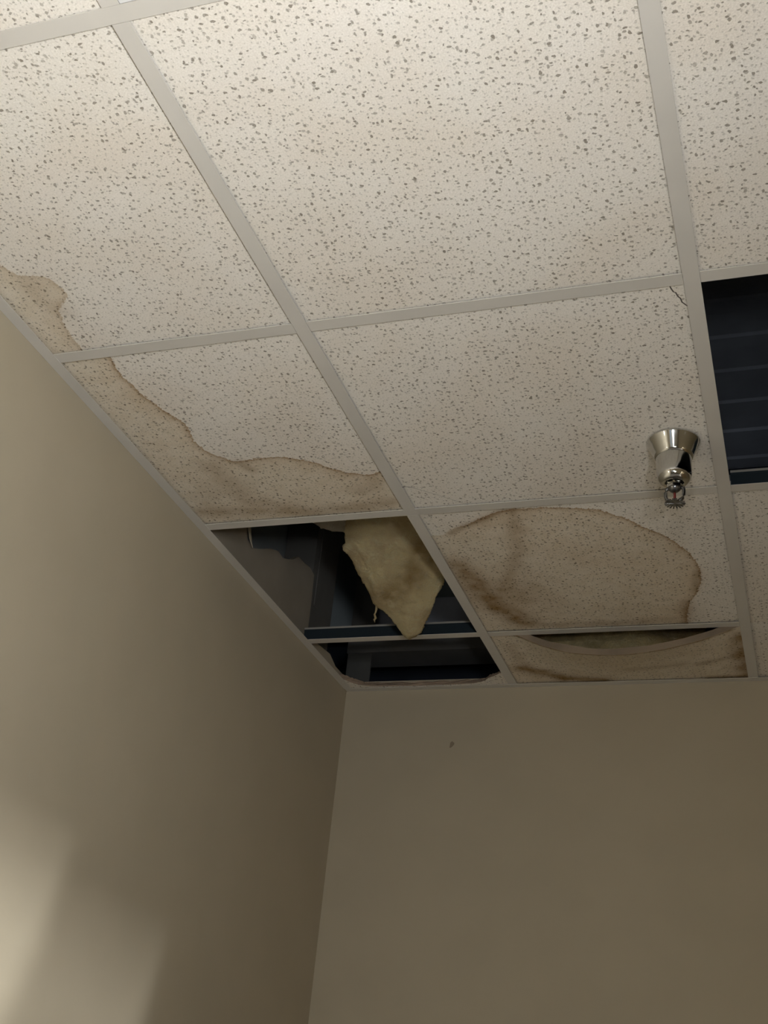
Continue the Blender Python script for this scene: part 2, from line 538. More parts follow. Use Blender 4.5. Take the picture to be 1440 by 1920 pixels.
def angle(name, poly, axis, a, b):
    o = link(name, up(extrude_mesh(name, poly, axis, a, b)), M_TEE, kind='structure')
    return o
g = .0004
angle('trim_1', [(g, 0), (FL, 0), (FL, .0009), (g + .0009, .0009), (g + .0009, .022), (g, .022)], 'y', YF + .001, -FL - .0005)
angle('trim_2', [(-g, 0), (-FL, 0), (-FL, .0009), (-g - .0009, .0009), (-g - .0009, .022), (-g, .022)], 'x', .0024, XR - .001)
angle('trim_3', [(XR - g, 0), (XR - FL, 0), (XR - FL, .0009), (XR - g - .0009, .0009), (XR - g - .0009, .022), (XR - g, .022)], 'y', YF + .001, -FL - .0005)
angle('trim_4', [(YF + g, 0), (YF + FL, 0), (YF + FL, .0009), (YF + g + .0009, .0009), (YF + g + .0009, .022), (YF + g, .022)], 'x', FL + .001, XR - FL - .001)

TH = .0155                                # tile thickness
tile_cache = {}
def plain_tile_mesh(wx, wy):
    key = (round(wx, 3), round(wy, 3))
    if key in tile_cache:
        return tile_cache[key]
    hx, hy, c = wx / 2, wy / 2, .0016
    v = []
    for z, d in ((0, c), (c, 0), (TH, 0)):
        v += [(-hx + d, -hy + d, z), (hx - d, -hy + d, z), (hx - d, hy - d, z), (-hx + d, hy - d, z)]
    f = [(3, 2, 1, 0), (8, 9, 10, 11)]
    for k in (0, 4):
        for i in range(4):
            j = (i + 1) % 4
            f.append((k + i, k + j, k + 4 + j, k + 4 + i))
    me = mesh_from('ceiling_tile', v, f)
    me.materials.append(M_TILE)
    tile_cache[key] = me
    return me

# ---- signed distance and blots for stained tiles (all in metres on the ceiling plane)
def seg_dist(P, a, b):
    a, b = np.array(a), np.array(b)
    ab = b - a
    t = np.clip(((P - a) @ ab) / max(ab @ ab, 1e-12), 0, 1)
    return np.linalg.norm(P - (a + t[:, None] * ab), axis=1)

def line_dist(P, line):
    if len(line) == 1:
        return np.linalg.norm(P - np.array(line[0]), axis=1)
    return np.min([seg_dist(P, line[i], line[i + 1]) for i in range(len(line) - 1)], axis=0)

def inside(P, poly):
    x, y = P[:, 0], P[:, 1]
    r = np.zeros(len(P), bool)
    n = len(poly)
    for i in range(n):
        x1, y1 = poly[i]
        x2, y2 = poly[(i + 1) % n]
        if y1 == y2:
            continue
        r ^= ((y1 > y) != (y2 > y)) & (x < (x2 - x1) * (y - y1) / (y2 - y1) + x1)
    return r

def smooth_line(l, it=2):
    for _ in range(it):
        q = [l[0]]
        for a, b in zip(l, l[1:]):
            q += [(a[0] * .75 + b[0] * .25, a[1] * .75 + b[1] * .25), (a[0] * .25 + b[0] * .75, a[1] * .25 + b[1] * .75)]
        l = q + [l[-1]]
    return l

def set_attr(me, name, arr):
    at = me.attributes.new(name, 'FLOAT', 'POINT')
    at.data.foreach_set('value', np.asarray(arr, np.float32))

def dense_tile(x0, x1, y0, y1, zfun, edge, closing, ringk, blots, cell=.0042, base_in=False, m=None):
    """slab with a fine grid below and above; edge = visible outline of the stain, closing = rest of its polygon"""
    nx, ny = int((x1 - x0) / cell) + 1, int((y1 - y0) / cell) + 1
    xs, ys = np.linspace(x0, x1, nx), np.linspace(y0, y1, ny)
    X, Y = np.meshgrid(xs, ys)
    P = np.stack([X.ravel(), Y.ravel()], 1)
    Z = zfun(P[:, 0], P[:, 1])
    n = len(P)
    cx, cy = (x0 + x1) / 2, (y0 + y1) / 2
    # coarse top face shares the rim only: a second grid of the same size keeps the slab simple
    V = np.concatenate([np.c_[P[:, 0] - cx, P[:, 1] - cy, Z], np.c_[P[:, 0] - cx, P[:, 1] - cy, Z + TH]])
    idx = np.arange(n).reshape(ny, nx)
    q = np.stack([idx[:-1, :-1].ravel(), idx[1:, :-1].ravel(), idx[1:, 1:].ravel(), idx[:-1, 1:].ravel()], 1)
    faces = [tuple(r) for r in q.tolist()]
    rim = list(idx[0, :]) + list(idx[1:, -1]) + list(idx[-1, -2::-1]) + list(idx[-2:0, 0])
    nb = len(faces)
    for a, b in zip(rim, rim[1:] + rim[:1]):
        faces.append((int(a), int(b), int(b) + n, int(a) + n))
    nr = len(faces)
    faces.append(tuple(int(r) + n for r in rim))
    # drop unused interior top verts
    used = np.zeros(2 * n, bool)
    used[:n] = True
    used[np.array(rim) + n] = True
    remap = np.cumsum(used) - 1
    V = V[used]
    faces = [tuple(int(remap[i]) for i in f) for f in faces]
    me = mesh_from('ceiling_tile', V, faces)
    if edge is not None:
        edge = smooth_line(edge)
        poly = edge + closing
        d = line_dist(P, edge)
        ins = inside(P, poly)
        sd = np.where(ins, d, -d)
    else:
        sd = np.full(n, .3 if base_in else -.3)
    dirt = np.zeros(n)
    for line, r, s in blots:
        wob = np.array([mnoise.noise((p[0] * 22, p[1] * 22, 3.1)) for p in P]) * .35 + 1 if True else 1
        dd = line_dist(P, line) * wob
        dirt = np.maximum(dirt, s * np.exp(-(dd / r) ** 2)) + .25 * np.minimum(dirt, s * np.exp(-(dd / r) ** 2))
    k = ringk(P) if callable(ringk) else np.full(n, ringk)
    tail = int(used[n:].sum())
    set_attr(me, 'stain', np.r_[sd, np.full(tail, -1.)])
    set_attr(me, 'ring', np.r_[k, np.zeros(tail)])
    set_attr(me, 'dirt', np.r_[np.clip(dirt, 0, 1), np.zeros(tail)])
    me.materials.append(M_STAIN)
    me.materials.append(M_CORE)
    mi = np.zeros(len(faces), np.int32)
    mi[nb:] = 1
    me.polygons.foreach_set('material_index', mi)
    sm = np.zeros(len(faces), bool)
    sm[:nb] = True
    me.polygons.foreach_set('use_smooth', sm)
    return me, (cx, cy)

S1 = [(0.1152, -1.5416), (0.1064, -1.4991), (0.1152, -1.4369), (0.1299, -1.3866), (0.1495, -1.3391), (0.1524, -1.3115), (0.143, -1.276), (0.1501, -1.2369), (0.1742, -1.2038), (0.1956, -1.1885), (0.2498, -1.1974), (0.3022, -1.1908), (0.3452, -1.1605), (0.3851, -1.1205), (0.4316, -1.0972), (0.4661, -1.1097), (.49, -1.12)]
S1c = [(.6, -.8), (-.1, -.8), (-.1, -1.7), (.11, -1.7)]
S2 = [(.03, -1.93), (0.040, -1.87), (0.0478, -1.8338), (0.0618, -1.7971), (0.0726, -1.7719), (0.0879, -1.7623), (0.1138, -1.757), (0.1282, -1.7411), (0.1313, -1.714), (0.1205, -1.6959), (0.0942, -1.6804), (0.0821, -1.6404), (0.0769, -1.5974), (0.0765, -1.54)]
S2c = [(-.1, -1.45), (-.1, -2.0)]
S3 = [(.515, -.845), (0.5393, -0.8724), (0.5661, -0.8801), (0.6055, -0.9037), (0.6612, -0.9308), (0.7196, -0.9287), (0.7816, -0.9218), (0.8416, -0.9066), (0.8786, -0.8776), (0.9146, -0.8375), (0.9512, -0.7968), (0.9819, -0.7422), (1.0029, -0.6875), (1.0126, -0.6176), (1.0092, -0.5799), (0.999, -0.5289), (0.9723, -0.464), (0.9622, -0.4086), (0.956, -0.33)]
S3c = [(.956, -.25), (.40, -.25), (.40, -.845)]

G = .004                                   # edge gap of a tile lying in its bay
def bay(i, j):
    """x0,x1,y0,y1 of the tile in column i, row j (row 0 touches the back wall)"""
    x0 = XL[i] + (.0075 if i == 0 else G)
    x1 = XL[i + 1] - (.0075 if i + 2 == len(XL) else G)
    y1 = YL[j] - (.0075 if j == 0 else G)
    y0 = YL[j + 1] + (.0075 if j + 2 == len(YL) else G)
    return x0, x1, y0, y1

TZ = .0046                                 # tile face above the grid face
special = {(0, 0), (0, 1), (0, 2), (0, 3), (1, 0), (1, 1), (1, 2), (2, 2), (2, 0), (2, 1), (1, 4), (1, 5)}
for i in range(len(XL) - 1):
    for j in range(len(YL) - 1):
        if (i, j) in special:
            continue
        x0, x1, y0, y1 = bay(i, j)
        o = cpart('ceiling_tile', plain_tile_mesh(x1 - x0, y1 - y0), None)
        o.location = ((x0 + x1) / 2, (y0 + y1) / 2, TZ + random.uniform(-.0006, .0012))
        o.rotation_euler = (random.uniform(-.0025, .0025), random.uniform(-.0025, .0025), 0)

def flat(x, y):
    return np.zeros_like(x)

# water-marked tile along the left wall, nearest the corner bays
x0, x1, y0, y1 = bay(0, 2)
gfun = [([(0.1358, -1.17), (0.1592, -1.0398), (0.2425, -0.9831)], .035, .40), ([(0.0379, -1.0128), (0.283, -0.9750), (0.4399, -0.990)], .022, .50),
        ([(0.200, -1.185), (0.2105, -1.1582)], .014, .5), ([(.44, -1.07), (.40, -1.04)], .02, .3), ([(.05, -1.02), (.10, -1.10)], .03, .25)]
me, c = dense_tile(x0, x1, y0, y1, lambda x, y: -.002 * np.sin(np.pi * (x - x0) / (x1 - x0)) * np.sin(np.pi * (y - y0) / (y1 - y0)), S1, S1c, .95, gfun)
o = cpart('ceiling_tile', me, None, label='tile with a long brown-edged water stain along the left wall')
o.location = (*c, TZ + .0008)
# faintly marked tile nearer the camera on the left wall
x0, x1, y0, y1 = bay(0, 3)
me, c = dense_tile(x0, x1, y0, y1, flat, S2, S2c, .42, [([(0.0818, -1.7372), (0.0922, -1.6739)], .03, .28)], .005)
o = cpart('ceiling_tile', me, None, label='tile with a faint pinkish water mark by the left wall')
o.location = (*c, TZ + .0006)
# tile with the large round stain
x0, x1, y0, y1 = bay(1, 1)
def ring3(P):
    t = np.clip((P[:, 0] - .535) / .07, 0, 1)
    return .10 + .90 * t
D = [([(0.5075, -0.7013), (0.5235, -0.5984), (0.5391, -0.4834), (0.5889, -0.3944)], .034, .80), ([(.54, -.53), (.585, -.45)], .036, .60),
     ([(0.673, -0.8874), (0.6532, -0.7624), (0.6065, -0.6421), (0.5523, -0.5394)], .019, .46), ([(0.5976, -0.5659)], .080, .50),  # first streak here paints the shade of a fold into the mask
     ([(0.6051, -0.3805), (0.7911, -0.3676), (0.865, -0.372)], .016, .45), ([(0.5299, -0.8505), (0.5655, -0.8779), (0.6098, -0.8987), (0.6607, -0.9287)], .009, .55),
     ([(.675, -.925), (.670, -.885)], .012, .5), ([(.965, -.47), (.955, -.36)], .016, .55), ([(.93, -.38), (.86, -.37)], .02, .25), ([(1.004, -.62), (.99, -.53)], .010, .45)]
def sag3(x, y):
    u, v = (x - x0) / (x1 - x0), (y - y0) / (y1 - y0)
    e = np.clip(np.minimum(np.minimum(u, 1 - u), np.minimum(v, 1 - v)) / .3, 0, 1)
    return -.006 * e * e * (3 - 2 * e)
me, c = dense_tile(x0, x1, y0, y1, sag3, S3, S3c, ring3, D, .0038)
o = cpart('ceiling_tile', me, None, label='tile with the large round brown-edged stain')
o.location = (*c, TZ + .0006)
# tile with the sprinkler, cracked at two corners
x0, x1, y0, y1 = bay(1, 2)
crackA = [(1.049, -1.553), (1.0525, -1.5405), (1.0553, -1.5313), (1.0582, -1.5295), (1.0603, -1.5203), (1.0636, -1.5147), (1.0649, -1.5056), (1.0703, -1.4969), (1.0800, -1.488)]
body = [(x0, y0)] + [(crackA[0][0] - .0006, y0)] + [(x - .0011, y + .0011) for x, y in crackA[1:-1]] + [(x1, crackA[-1][1] + .0008), (x1, y1), (x0, y1)]
cx, cy = (x0 + x1) / 2, (y0 + y1) / 2
o = cpart('ceiling_tile', extrude_mesh('ceiling_tile', [(a - cx, b - cy) for a, b in body], 'z', 0, TH), M_TILE,
          label='tile that holds the sprinkler, cracked at two corners')
o.location = (cx, cy, TZ)
t12 = o
frag = [(crackA[0][0] + .0008, y0)] + [(x + .0010, y - .0010) for x, y in crackA[1:-1]] + [(x1, crackA[-1][1] - .0008), (x1, y0)]
o2 = cpart('ceiling_tile', extrude_mesh('ceiling_tile', frag, 'z', 0, TH), M_TILE, label='small broken-off tile corner')
o2.location = (0, 0, TZ - .0006)
cb = smooth_line([(0.482, -1.045), (0.4945, -1.0487), (0.5281, -1.0229), (0.5712, -0.9827), (0.5993, -0.9572), (.612, -.9555)], 1)
vs, fs = [], []
for k, (a, b) in enumerate(cb):
    wv = .0007 + .0005 * random.random()
    vs += [(a - cx - wv, b - cy - wv, -.00025), (a - cx + wv, b - cy + wv, -.00025), (a - cx + wv, b - cy + wv, .001), (a - cx - wv, b - cy - wv, .001)]
    if k:
        p, q = 4 * (k - 1), 4 * k
        for s in range(4):
            fs.append((p + s, p + (s + 1) % 4, q + (s + 1) % 4, q + s))
vs2, fs2 = [], []
for k, (a, b) in enumerate(crackA):
    vs2 += [(a - cx - .0016, b - cy + .0016, .0006), (a - cx + .0016, b - cy - .0016, .0006), (a - cx + .0016, b - cy - .0016, .012), (a - cx - .0016, b - cy + .0016, .012)]
    if k:
        p, q = 4 * (k - 1), 4 * k
        for s in range(4):
            fs2.append((p + s, p + (s + 1) % 4, q + (s + 1) % 4, q + s))
link('crack', mesh_from('crack', vs2, fs2), M_CRACK, parent=t12)  # dark filler painted as the shade inside the open crack
ck = link('crack', mesh_from('crack', vs, fs), M_CRACK, parent=t12)

# bowed wet tile at the back wall
x0, x1, y0, y1 = bay(1, 0)
y0 = -.332
sag_pts = np.array([(.478, 0), (.535, .002), (0.5493, -0.0008), (0.6089, -0.0309), (0.6784, -0.054), (0.7512, -0.0625), (0.8141, -0.0643), (0.9015, -0.0543), (0.9879, -0.0339), (1.0524, -0.0101), (1.085, 0.0)])
def sag(x, y):
    s = np.interp(x, sag_pts[:, 0], sag_pts[:, 1])
    ker = 0
    for dx, wt in ((-.02, .25), (0, .5), (.02, .25)):
        ker = ker + wt * np.interp(x + dx, sag_pts[:, 0], sag_pts[:, 1])
    v = np.clip((y1 - y) / (y1 - y0), 0, 1)
    return ker * (v ** 1.35) + .0005
E_ = [([(0.5281, -0.1115), (0.6199, -0.0498), (0.7114, -0.0209)], .030, .95), ([(1.076, -0.2638), (1.078, -0.1687), (1.078, -0.0442)], .032, 1.0),
      ([(0.9839, -0.0200), (1.068, -0.020)], .014, .9), ([(0.794, -0.1251), (0.9263, -0.1514)], .020, .32), ([(0.9627, -0.1349), (1.0651, -0.1723)], .014, .5),
      ([(0.5201, -0.2608), (0.5262, -0.1473)], .022, .32), ([(.53, -.331), (.75, -.331), (1.05, -.331)], .009, 1.0), ([(1.055, -.11), (1.06, -.2)], .025, .4)]
me, c = dense_tile(x0, x1, y0, y1, sag, None, None, 0., E_, .0038, True)
o = cpart('ceiling_tile', me, None, label='soaked tile bowed down out of its bay')
o.location = (*c, TZ)

# patched bay at the right edge: one long tile, a narrow strip and a short tile
x0, x1, _, _ = bay(2, 0)
for a, b in ((-.3405, YL[2] + G), (-.2435, -.3395), (-.0075, -.2425)):
    o = cpart('ceiling_tile', plain_tile_mesh(x1 - x0, abs(a - b)), None)
    o.location = ((x0 + x1) / 2, (a + b) / 2, TZ + (0.0004 if a < -.3 else .0012 if a < -.1 else .002))

# remnant of the fallen tile that still lies on the back wall angle
bot = [(.012, -.10), (.024, -.085), (.034, -.062), (.052, -.042), (.08, -.031), (.13, -.028), (.2, -.026), (.27, -.027), (.33, -.028), (.372, -.032), (.392, -.040), (.405, -.047), (.42, -.066), (.438, -.078), (.455, -.094), (.467, -.102)]
top = [(.012, -.088), (.028, -.066), (.04, -.046), (.058, -.026), (.085, -.018), (.13, -.017), (.2, -.013), (.27, -.014), (.33, -.017), (.372, -.018), (.392, -.026), (.405, -.030), (.42, -.047), (.438, -.060), (.455, -.074), (.467, -.084)]
def dens(l):
    out = []
    for a, b in zip(l, l[1:]):
        for t in (0, .25, .5, .75):
            out.append((a[0] * (1 - t) + b[0] * t, a[1] * (1 - t) + b[1] * t))
    return out + [l[-1]]
bot, top = dens(bot), dens(top)
n = len(bot)
rows = []
for k in range(5):
    t = k / 4
    r = []
    for (bx, by), (tx, ty) in zip(bot, top):
        jx = 0 if k in (0,) else .0016
        r.append((bx * (1 - t) + tx * t + random.uniform(-jx, jx) * .5, by * (1 - t) + ty * t + random.uniform(-jx, jx) * 2 + (.0012 * random.random()),
                  t * TH + (random.uniform(-.001, .002) if k else 0)))
    rows.append(r)
vs = [p for r in rows for p in r] + [(p[0], -.006, 0) for p in bot] + [(p[0], -.006, TH) for p in bot]
fs, mi = [], []
for k in range(4):
    for i in range(n - 1):
        fs.append((k * n + i, k * n + i + 1, (k + 1) * n + i + 1, (k + 1) * n + i)); mi.append(1)
for i in range(n - 1):
    fs.append((5 * n + i, 5 * n + i + 1, i + 1, i)); mi.append(0)
    fs.append((4 * n + i, 4 * n + i + 1, 6 * n + i + 1, 6 * n + i)); mi.append(1)
    fs.append((6 * n + i, 6 * n + i + 1, 5 * n + i + 1, 5 * n + i)); mi.append(1)
me = mesh_from('tile_remnant', vs, fs)
me.materials.append(M_TILE)
me.materials.append(M_TORN)
me.polygons.foreach_set('material_index', np.array(mi, np.int32))
o = cpart('tile_remnant', me, None, label='torn brown strip left of the fallen tile on the back wall edge')
o.location = (0, 0, .0022)

# shreds of paper hanging from the drywall, and the mark on the back wall
def shred(name, pts, wid, m, parent, th=.0012, **props):
    vs, fs = [], []
    for k, (p, wv) in enumerate(zip(pts, wid)):
        p = Vector(p)
        for dx, dy in ((-1, -1), (1, -1), (1, 1), (-1, 1)):
            vs.append((p.x + dx * th / 2, p.y + dy * wv / 2, p.z))
        if k:
            a, b = 4 * (k - 1), 4 * k
            for s in range(4):
                fs.append((a + s, a + (s + 1) % 4, b + (s + 1) % 4, b + s))
    fs += [(3, 2, 1, 0), tuple(range(len(vs) - 4, len(vs)))]
    return link(name, up(mesh_from(name, vs, fs)), m, parent=parent, **props)
shred('paper_shred', [(.004, -.752, .160), (.0045, -.740, .135), (.006, -.733, .112), (.007, -.724, .096), (.008, -.709, .081)], [.012, .018, .016, .013, .003], M_PAPER, wall_left,
      label='pale shred of drywall paper')
bm = bmesh.new()
ring = []
for k in range(14):
    a = 2 * math.pi * k / 14
    r = 1 + .18 * math.sin(3 * a + 1) + .1 * math.sin(5 * a)
    ring.append((.3135 + .0052 * r * math.cos(a) + .0022 * math.sin(a), -.1556 + .0085 * r * math.sin(a)))
me = extrude_mesh('wall_mark', ring, 'y', -.0008, -.0001)
bm.free()
link('wall_mark', up(me), M_MARK, parent=wall_back, label='small dark scuff on the back wall')

# ------------------------------------------------------------------ glass-wool batts
def batt(name, poly, P0, U, V, nrm, thick, m, bulge, cell=.006, amp=.006, seed=0, dirts=(), parent=None, **props):
    """lumpy pad: outline in (x,s) on a slanted plane, rounded towards its rim on both faces"""
    poly = [tuple(p) for p in poly]
    pa = np.array(poly)
    xs = np.arange(pa[:, 0].min() - cell, pa[:, 0].max() + 2 * cell, cell)
    ys = np.arange(pa[:, 1].min() - cell, pa[:, 1].max() + 2 * cell, cell)
    X, Y = np.meshgrid(xs, ys)
    P = np.stack([X.ravel(), Y.ravel()], 1)
    rag = np.array([mnoise.noise((p[0] * 90 + seed, p[1] * 90, 1.7)) + .6 * mnoise.noise((p[0] * 230 + seed, p[1] * 230, 4.7)) for p in P]) * .0028
    closed = poly + [poly[0]]
    d = line_dist(P, closed)
    sd = np.where(inside(P, poly), d, -d) + rag
    ins = (sd > 0).reshape(X.shape)
    cells = ins[:-1, :-1] | ins[1:, :-1] | ins[1:, 1:] | ins[:-1, 1:]
    # pull outside corners of kept cells back onto the outline
    Q = P.copy()
    out = np.where(sd <= 0)[0]
    for k in out:
        p = P[k]
        if d[k] > 2.2 * cell:
            continue
        best, bd = None, 9
        for a, b in zip(closed, closed[1:]):
            a, b = np.array(a), np.array(b)
            t = np.clip(((p - a) @ (b - a)) / ((b - a) @ (b - a)), 0, 1)
            q = a + t * (b - a)
            dd = np.linalg.norm(p - q)
            if dd < bd:
                bd, best = dd, q
        Q[k] = best + np.array([mnoise.noise((p[0] * 150, p[1] * 150, seed)), mnoise.noise((p[0] * 150, p[1] * 150, seed + 5.))]) * .003
    dep = np.clip(sd, 0, None)
    prof = np.sqrt(np.clip(dep / bulge, 0, 1))
    lum = np.array([mnoise.fractal((q[0] * 26 + seed, q[1] * 26, seed), 1.0, 2.2, 5) for q in Q])
    lum2 = np.array([mnoise.noise((q[0] * 9 + seed, q[1] * 9, seed + 9)) for q in Q])
    front = thick * .5 * prof + amp * (lum + 1.3 * lum2) * np.clip(dep / .012, 0, 1)
    back = -thick * .5 * prof
    P0, U, V, nrm = map(np.array, (P0, U, V, nrm))
    base = P0 + Q[:, :1] * U + Q[:, 1:] * V
    F, B = base + front[:, None] * nrm, base + back[:, None] * nrm
    n = len(P)
    idx = np.arange(n).reshape(X.shape)
    faces = []
    cnt = {}
    for a, b in zip(*np.where(cells)):
        q = (idx[a, b], idx[a, b + 1], idx[a + 1, b + 1], idx[a + 1, b])
        faces.append(tuple(int(v) for v in q))
        faces.append(tuple(int(v) + n for v in q[::-1]))
        for e in range(4):
            k = (int(q[e]), int(q[(e + 1) % 4]))
            if (k[1], k[0]) in cnt:
                cnt[(k[1], k[0])] = 0
            else:
                cnt[k] = 1
    for (a, b), v in cnt.items():
        if v:
            faces.append((a, a + n, b + n, b))
    VV = np.concatenate([F, B])
    used = np.zeros(2 * n, bool)
    for f in faces:
        used[list(f)] = True
    remap = np.cumsum(used) - 1
    org = VV[used].mean(0)
    me = mesh_from(name, VV[used] - org, [tuple(int(remap[i]) for i in f) for f in faces])
    dirt = np.zeros(n)
    for line, r, s in dirts:
        dirt = np.maximum(dirt, s * np.exp(-(line_dist(Q, line) / r) ** 2))
    dirt = np.clip(dirt * (1 + .9 * lum), 0, 1)
    set_attr(me, 'dirt', np.r_[dirt, dirt][used])
    o = link(name, me, m, parent=parent, loc=(org[0], org[1], org[2] + ZC), smooth=True, **props)
    return o

u = np.array([0, -.32, .148]); u = u / np.linalg.norm(u)
nr = np.cross(u, [1, 0, 0]); nr = nr / np.linalg.norm(nr)
if nr[2] > 0:
    nr = -nr
BATT = [(.56, .56), (0.56, 0.4479), (0.517, 0.3045), (0.4700, 0.2159), (0.4353, 0.1836), (0.4318, 0.1679), (0.4177, 0.1481), (0.4029, 0.1281), (0.3792, 0.0805), (0.3587, 0.0484), (0.3412, 0.019), (0.3239, 0.008), (0.3069, -0.0014), (0.2982, 0.0076), (0.2912, 0.0234), (0.2789, 0.0664), (0.2625, 0.0924), (0.2446, 0.1168), (0.242, 0.1482), (0.2354, 0.1844), (0.2309, 0.2073), (0.2282, 0.2171), (0.2261, 0.249), (0.219, 0.2715), (0.2116, 0.2877), (0.2248, 0.3022), (0.2271, 0.3205), (0.2374, 0.3486), (0.2499, 0.3852), (0.2794, 0.4704), (.30, .56)]
bt = empty('insulation_batt', (0, 0, 0), label='yellow glass wool batt hanging down through the open corner bay', category='insulation')
b_dirt = [([(.41, .26), (.36, .20), (.30, .155)], .034, .75), ([(.425, .30), (.38, .235)], .028, .65), ([(.27, .13), (.26, .17), (.25, .20)], .02, .35), ([(.34, .17), (.29, .12)], .025, .3),
          ([(.355, .05), (.375, .09)], .010, .5), ([(.31, .012), (.33, .02)], .008, .45), ([(.25, .36), (.27, .40)], .03, .45)]
o = batt('wool_pad', BATT, (0, -.40, -.028), (1, 0, 0), u, nr, .036, M_BATT, .03, .0048, .0085, 3.0, b_dirt, bt)
u2 = np.array([0, -.2, .05]); u2 = u2 / np.linalg.norm(u2)
n2 = np.cross(u2, [1, 0, 0]); n2 = n2 / np.linalg.norm(n2)
if n2[2] > 0:
    n2 = -n2
B2 = [(.31, .20), (.31, .01), (.2500, -0.060), (0.2276, -0.0692), (0.2036, -0.0819), (0.1923, -0.0752), (0.1694, -0.0711), (0.1442, -0.0574), (0.1333, -0.0413), (0.12, -0.0289), (0.1152, 0.0157), (0.1445, 0.1187), (.16, .20)]
o = batt('torn_fold', B2, (0, -.70, .172), (1, 0, 0), u2, n2, .012, M_BATT_GREY, .012, .006, .003, 8.0, (), bt, label='greyer torn fold of the batt')
o = link('wool_strand', up(tube_mesh('wool_strand', [(.2525, -.505, .014), (.2505, -.497, .010), (.2465, -.490, .004), (.2435, -.487, .0005), (.2445, -.480, -.006), (.2405, -.478, -.009), (.2415, -.4735, -.0145)],
                                        [.0022, .0028, .0020, .0024, .003, .0026, .0006], 6)), M_BATT, parent=bt, smooth=True)
# wool lying on the bowed tile
rect = [(.535, -.02), (.56, .10), (.70, .185), (.90, .18), (.99, .13), (.985, .02), (.94, -.02), (.80, -.055), (.65, -.05)]
bt2 = batt('insulation_batt', rect, (0, -.185, .03), (1, 0, 0), (0, .35, .937), (0, -.937, .35), .05, M_BATT_GREEN, .03, .007, .011, 21.0, [([(.56, 0), (.58, .1)], .05, .6), ([(.93, 0), (.97, .1)], .06, .8)],
           label='greenish yellow glass wool lying on the bowed tile', category='insulation')

# ------------------------------------------------------------------ fire sprinkler
SPX, SPY = 1.0106, -1.1250
sp = empty('fire_sprinkler', (SPX, SPY, ZC), label='chrome fire sprinkler with flared cup below the ceiling tile', category='sprinkler')
sp.rotation_euler = (0, 0, math.radians(-6))
cone = [(.0462, .0030), (.0470, .0008), (.0464, -.0006), (.0448, -.0034), (.0412, -.0110), (.0374, -.0190), (.0340, -.0262), (.0316, -.0318), (.0308, -.0318), (.035, -.02), (.0445, .0)]
link('escutcheon', lathe_mesh('escutcheon', cone, 64), M_CHROME, parent=sp, smooth=True)
cup = [(.0312, -.0300), (.0309, -.0335), (.0303, -.0520), (.0300, -.0640), (.0288, -.0705), (.0262, -.0755), (.0222, -.0795), (.0178, -.0818), (.0165, -.0815), (.0165, -.0700), (.028, -.060)]
link('cup', lathe_mesh('cup', cup, 64), M_CHROME, parent=sp, smooth=True)
bm = bmesh.new()
hexv = [(.0135 * math.cos(math.pi / 3 * k + .52), .0135 * math.sin(math.pi / 3 * k + .52)) for k in range(6)]
link('hex_body', extrude_mesh('hex_body', hexv, 'z', -.0905, -.060), M_CHROME, parent=sp)
bm.free()
link('orifice', lathe_mesh('orifice', [(0, -.0990), (.0045, -.0988), (.0085, -.0955), (.0110, -.0925), (.0115, -.0903), (0, -.0903)], 24), M_CHROME_DARK, parent=sp, smooth=True)
for s in (-1, 1):
    pts = [(s * .0105, 0, -.0895), (s * .0148, 0, -.0925), (s * .0158, 0, -.0980), (s * .0156, 0, -.1060), (s * .0140, 0, -.1110), (s * .0085, 0, -.1155), (s * .0035, 0, -.1178)]
    link('frame_arm', tube_mesh('frame_arm', pts, [.0030, .0034, .0030, .0029, .0029, .0030, .0030], 8), M_CHROME_DARK, parent=sp, smooth=True)
link('glass_bulb', lathe_mesh('glass_bulb', [(0, -.0985), (.0016, -.0992), (.0024, -.1010), (.0024, -.1100), (.0015, -.1120), (0, -.1125)], 16), M_RED, parent=sp, smooth=True)
link('boss', lathe_mesh('boss', [(0, -.1118), (.0030, -.1125), (.0042, -.1170), (.0050, -.1195), (0, -.1195)], 20), M_CHROME_DARK, parent=sp, smooth=True)
dv = []
nt_ = 18
for k in range(nt_):
    a0 = 2 * math.pi * k / nt_
    wv = 2 * math.pi / nt_
    for f, r in ((.0, .0108), (.22, .0112), (.26, .0172), (.5, .0176), (.74, .0172), (.78, .0112)):
        dv.append((r * math.cos(a0 + f * wv), r * math.sin(a0 + f * wv)))
bm = bmesh.new()
zt, zb = -.1196, -.1208
def dz(x, y, z):
    r = math.hypot(x, y)
    return z - .10 * max(0, r - .0108)
top_c, bot_c = bm.verts.new((0, 0, zt)), bm.verts.new((0, 0, zb))
A = [bm.verts.new((x, y, dz(x, y, zt))) for x, y in dv]
B = [bm.verts.new((x, y, dz(x, y, zb))) for x, y in dv]
for k in range(len(dv)):
    j = (k + 1) % len(dv)
    bm.faces.new((A[k], A[j], top_c))
    bm.faces.new((B[j], B[k], bot_c))
    bm.faces.new((A[j], A[k], B[k], B[j]))
bmesh.ops.recalc_face_normals(bm, faces=bm.faces[:])
me = bpy.data.meshes.new('deflector')
bm.to_mesh(me)
bm.free()
link('deflector', me, M_CHROME_DARK, parent=sp)

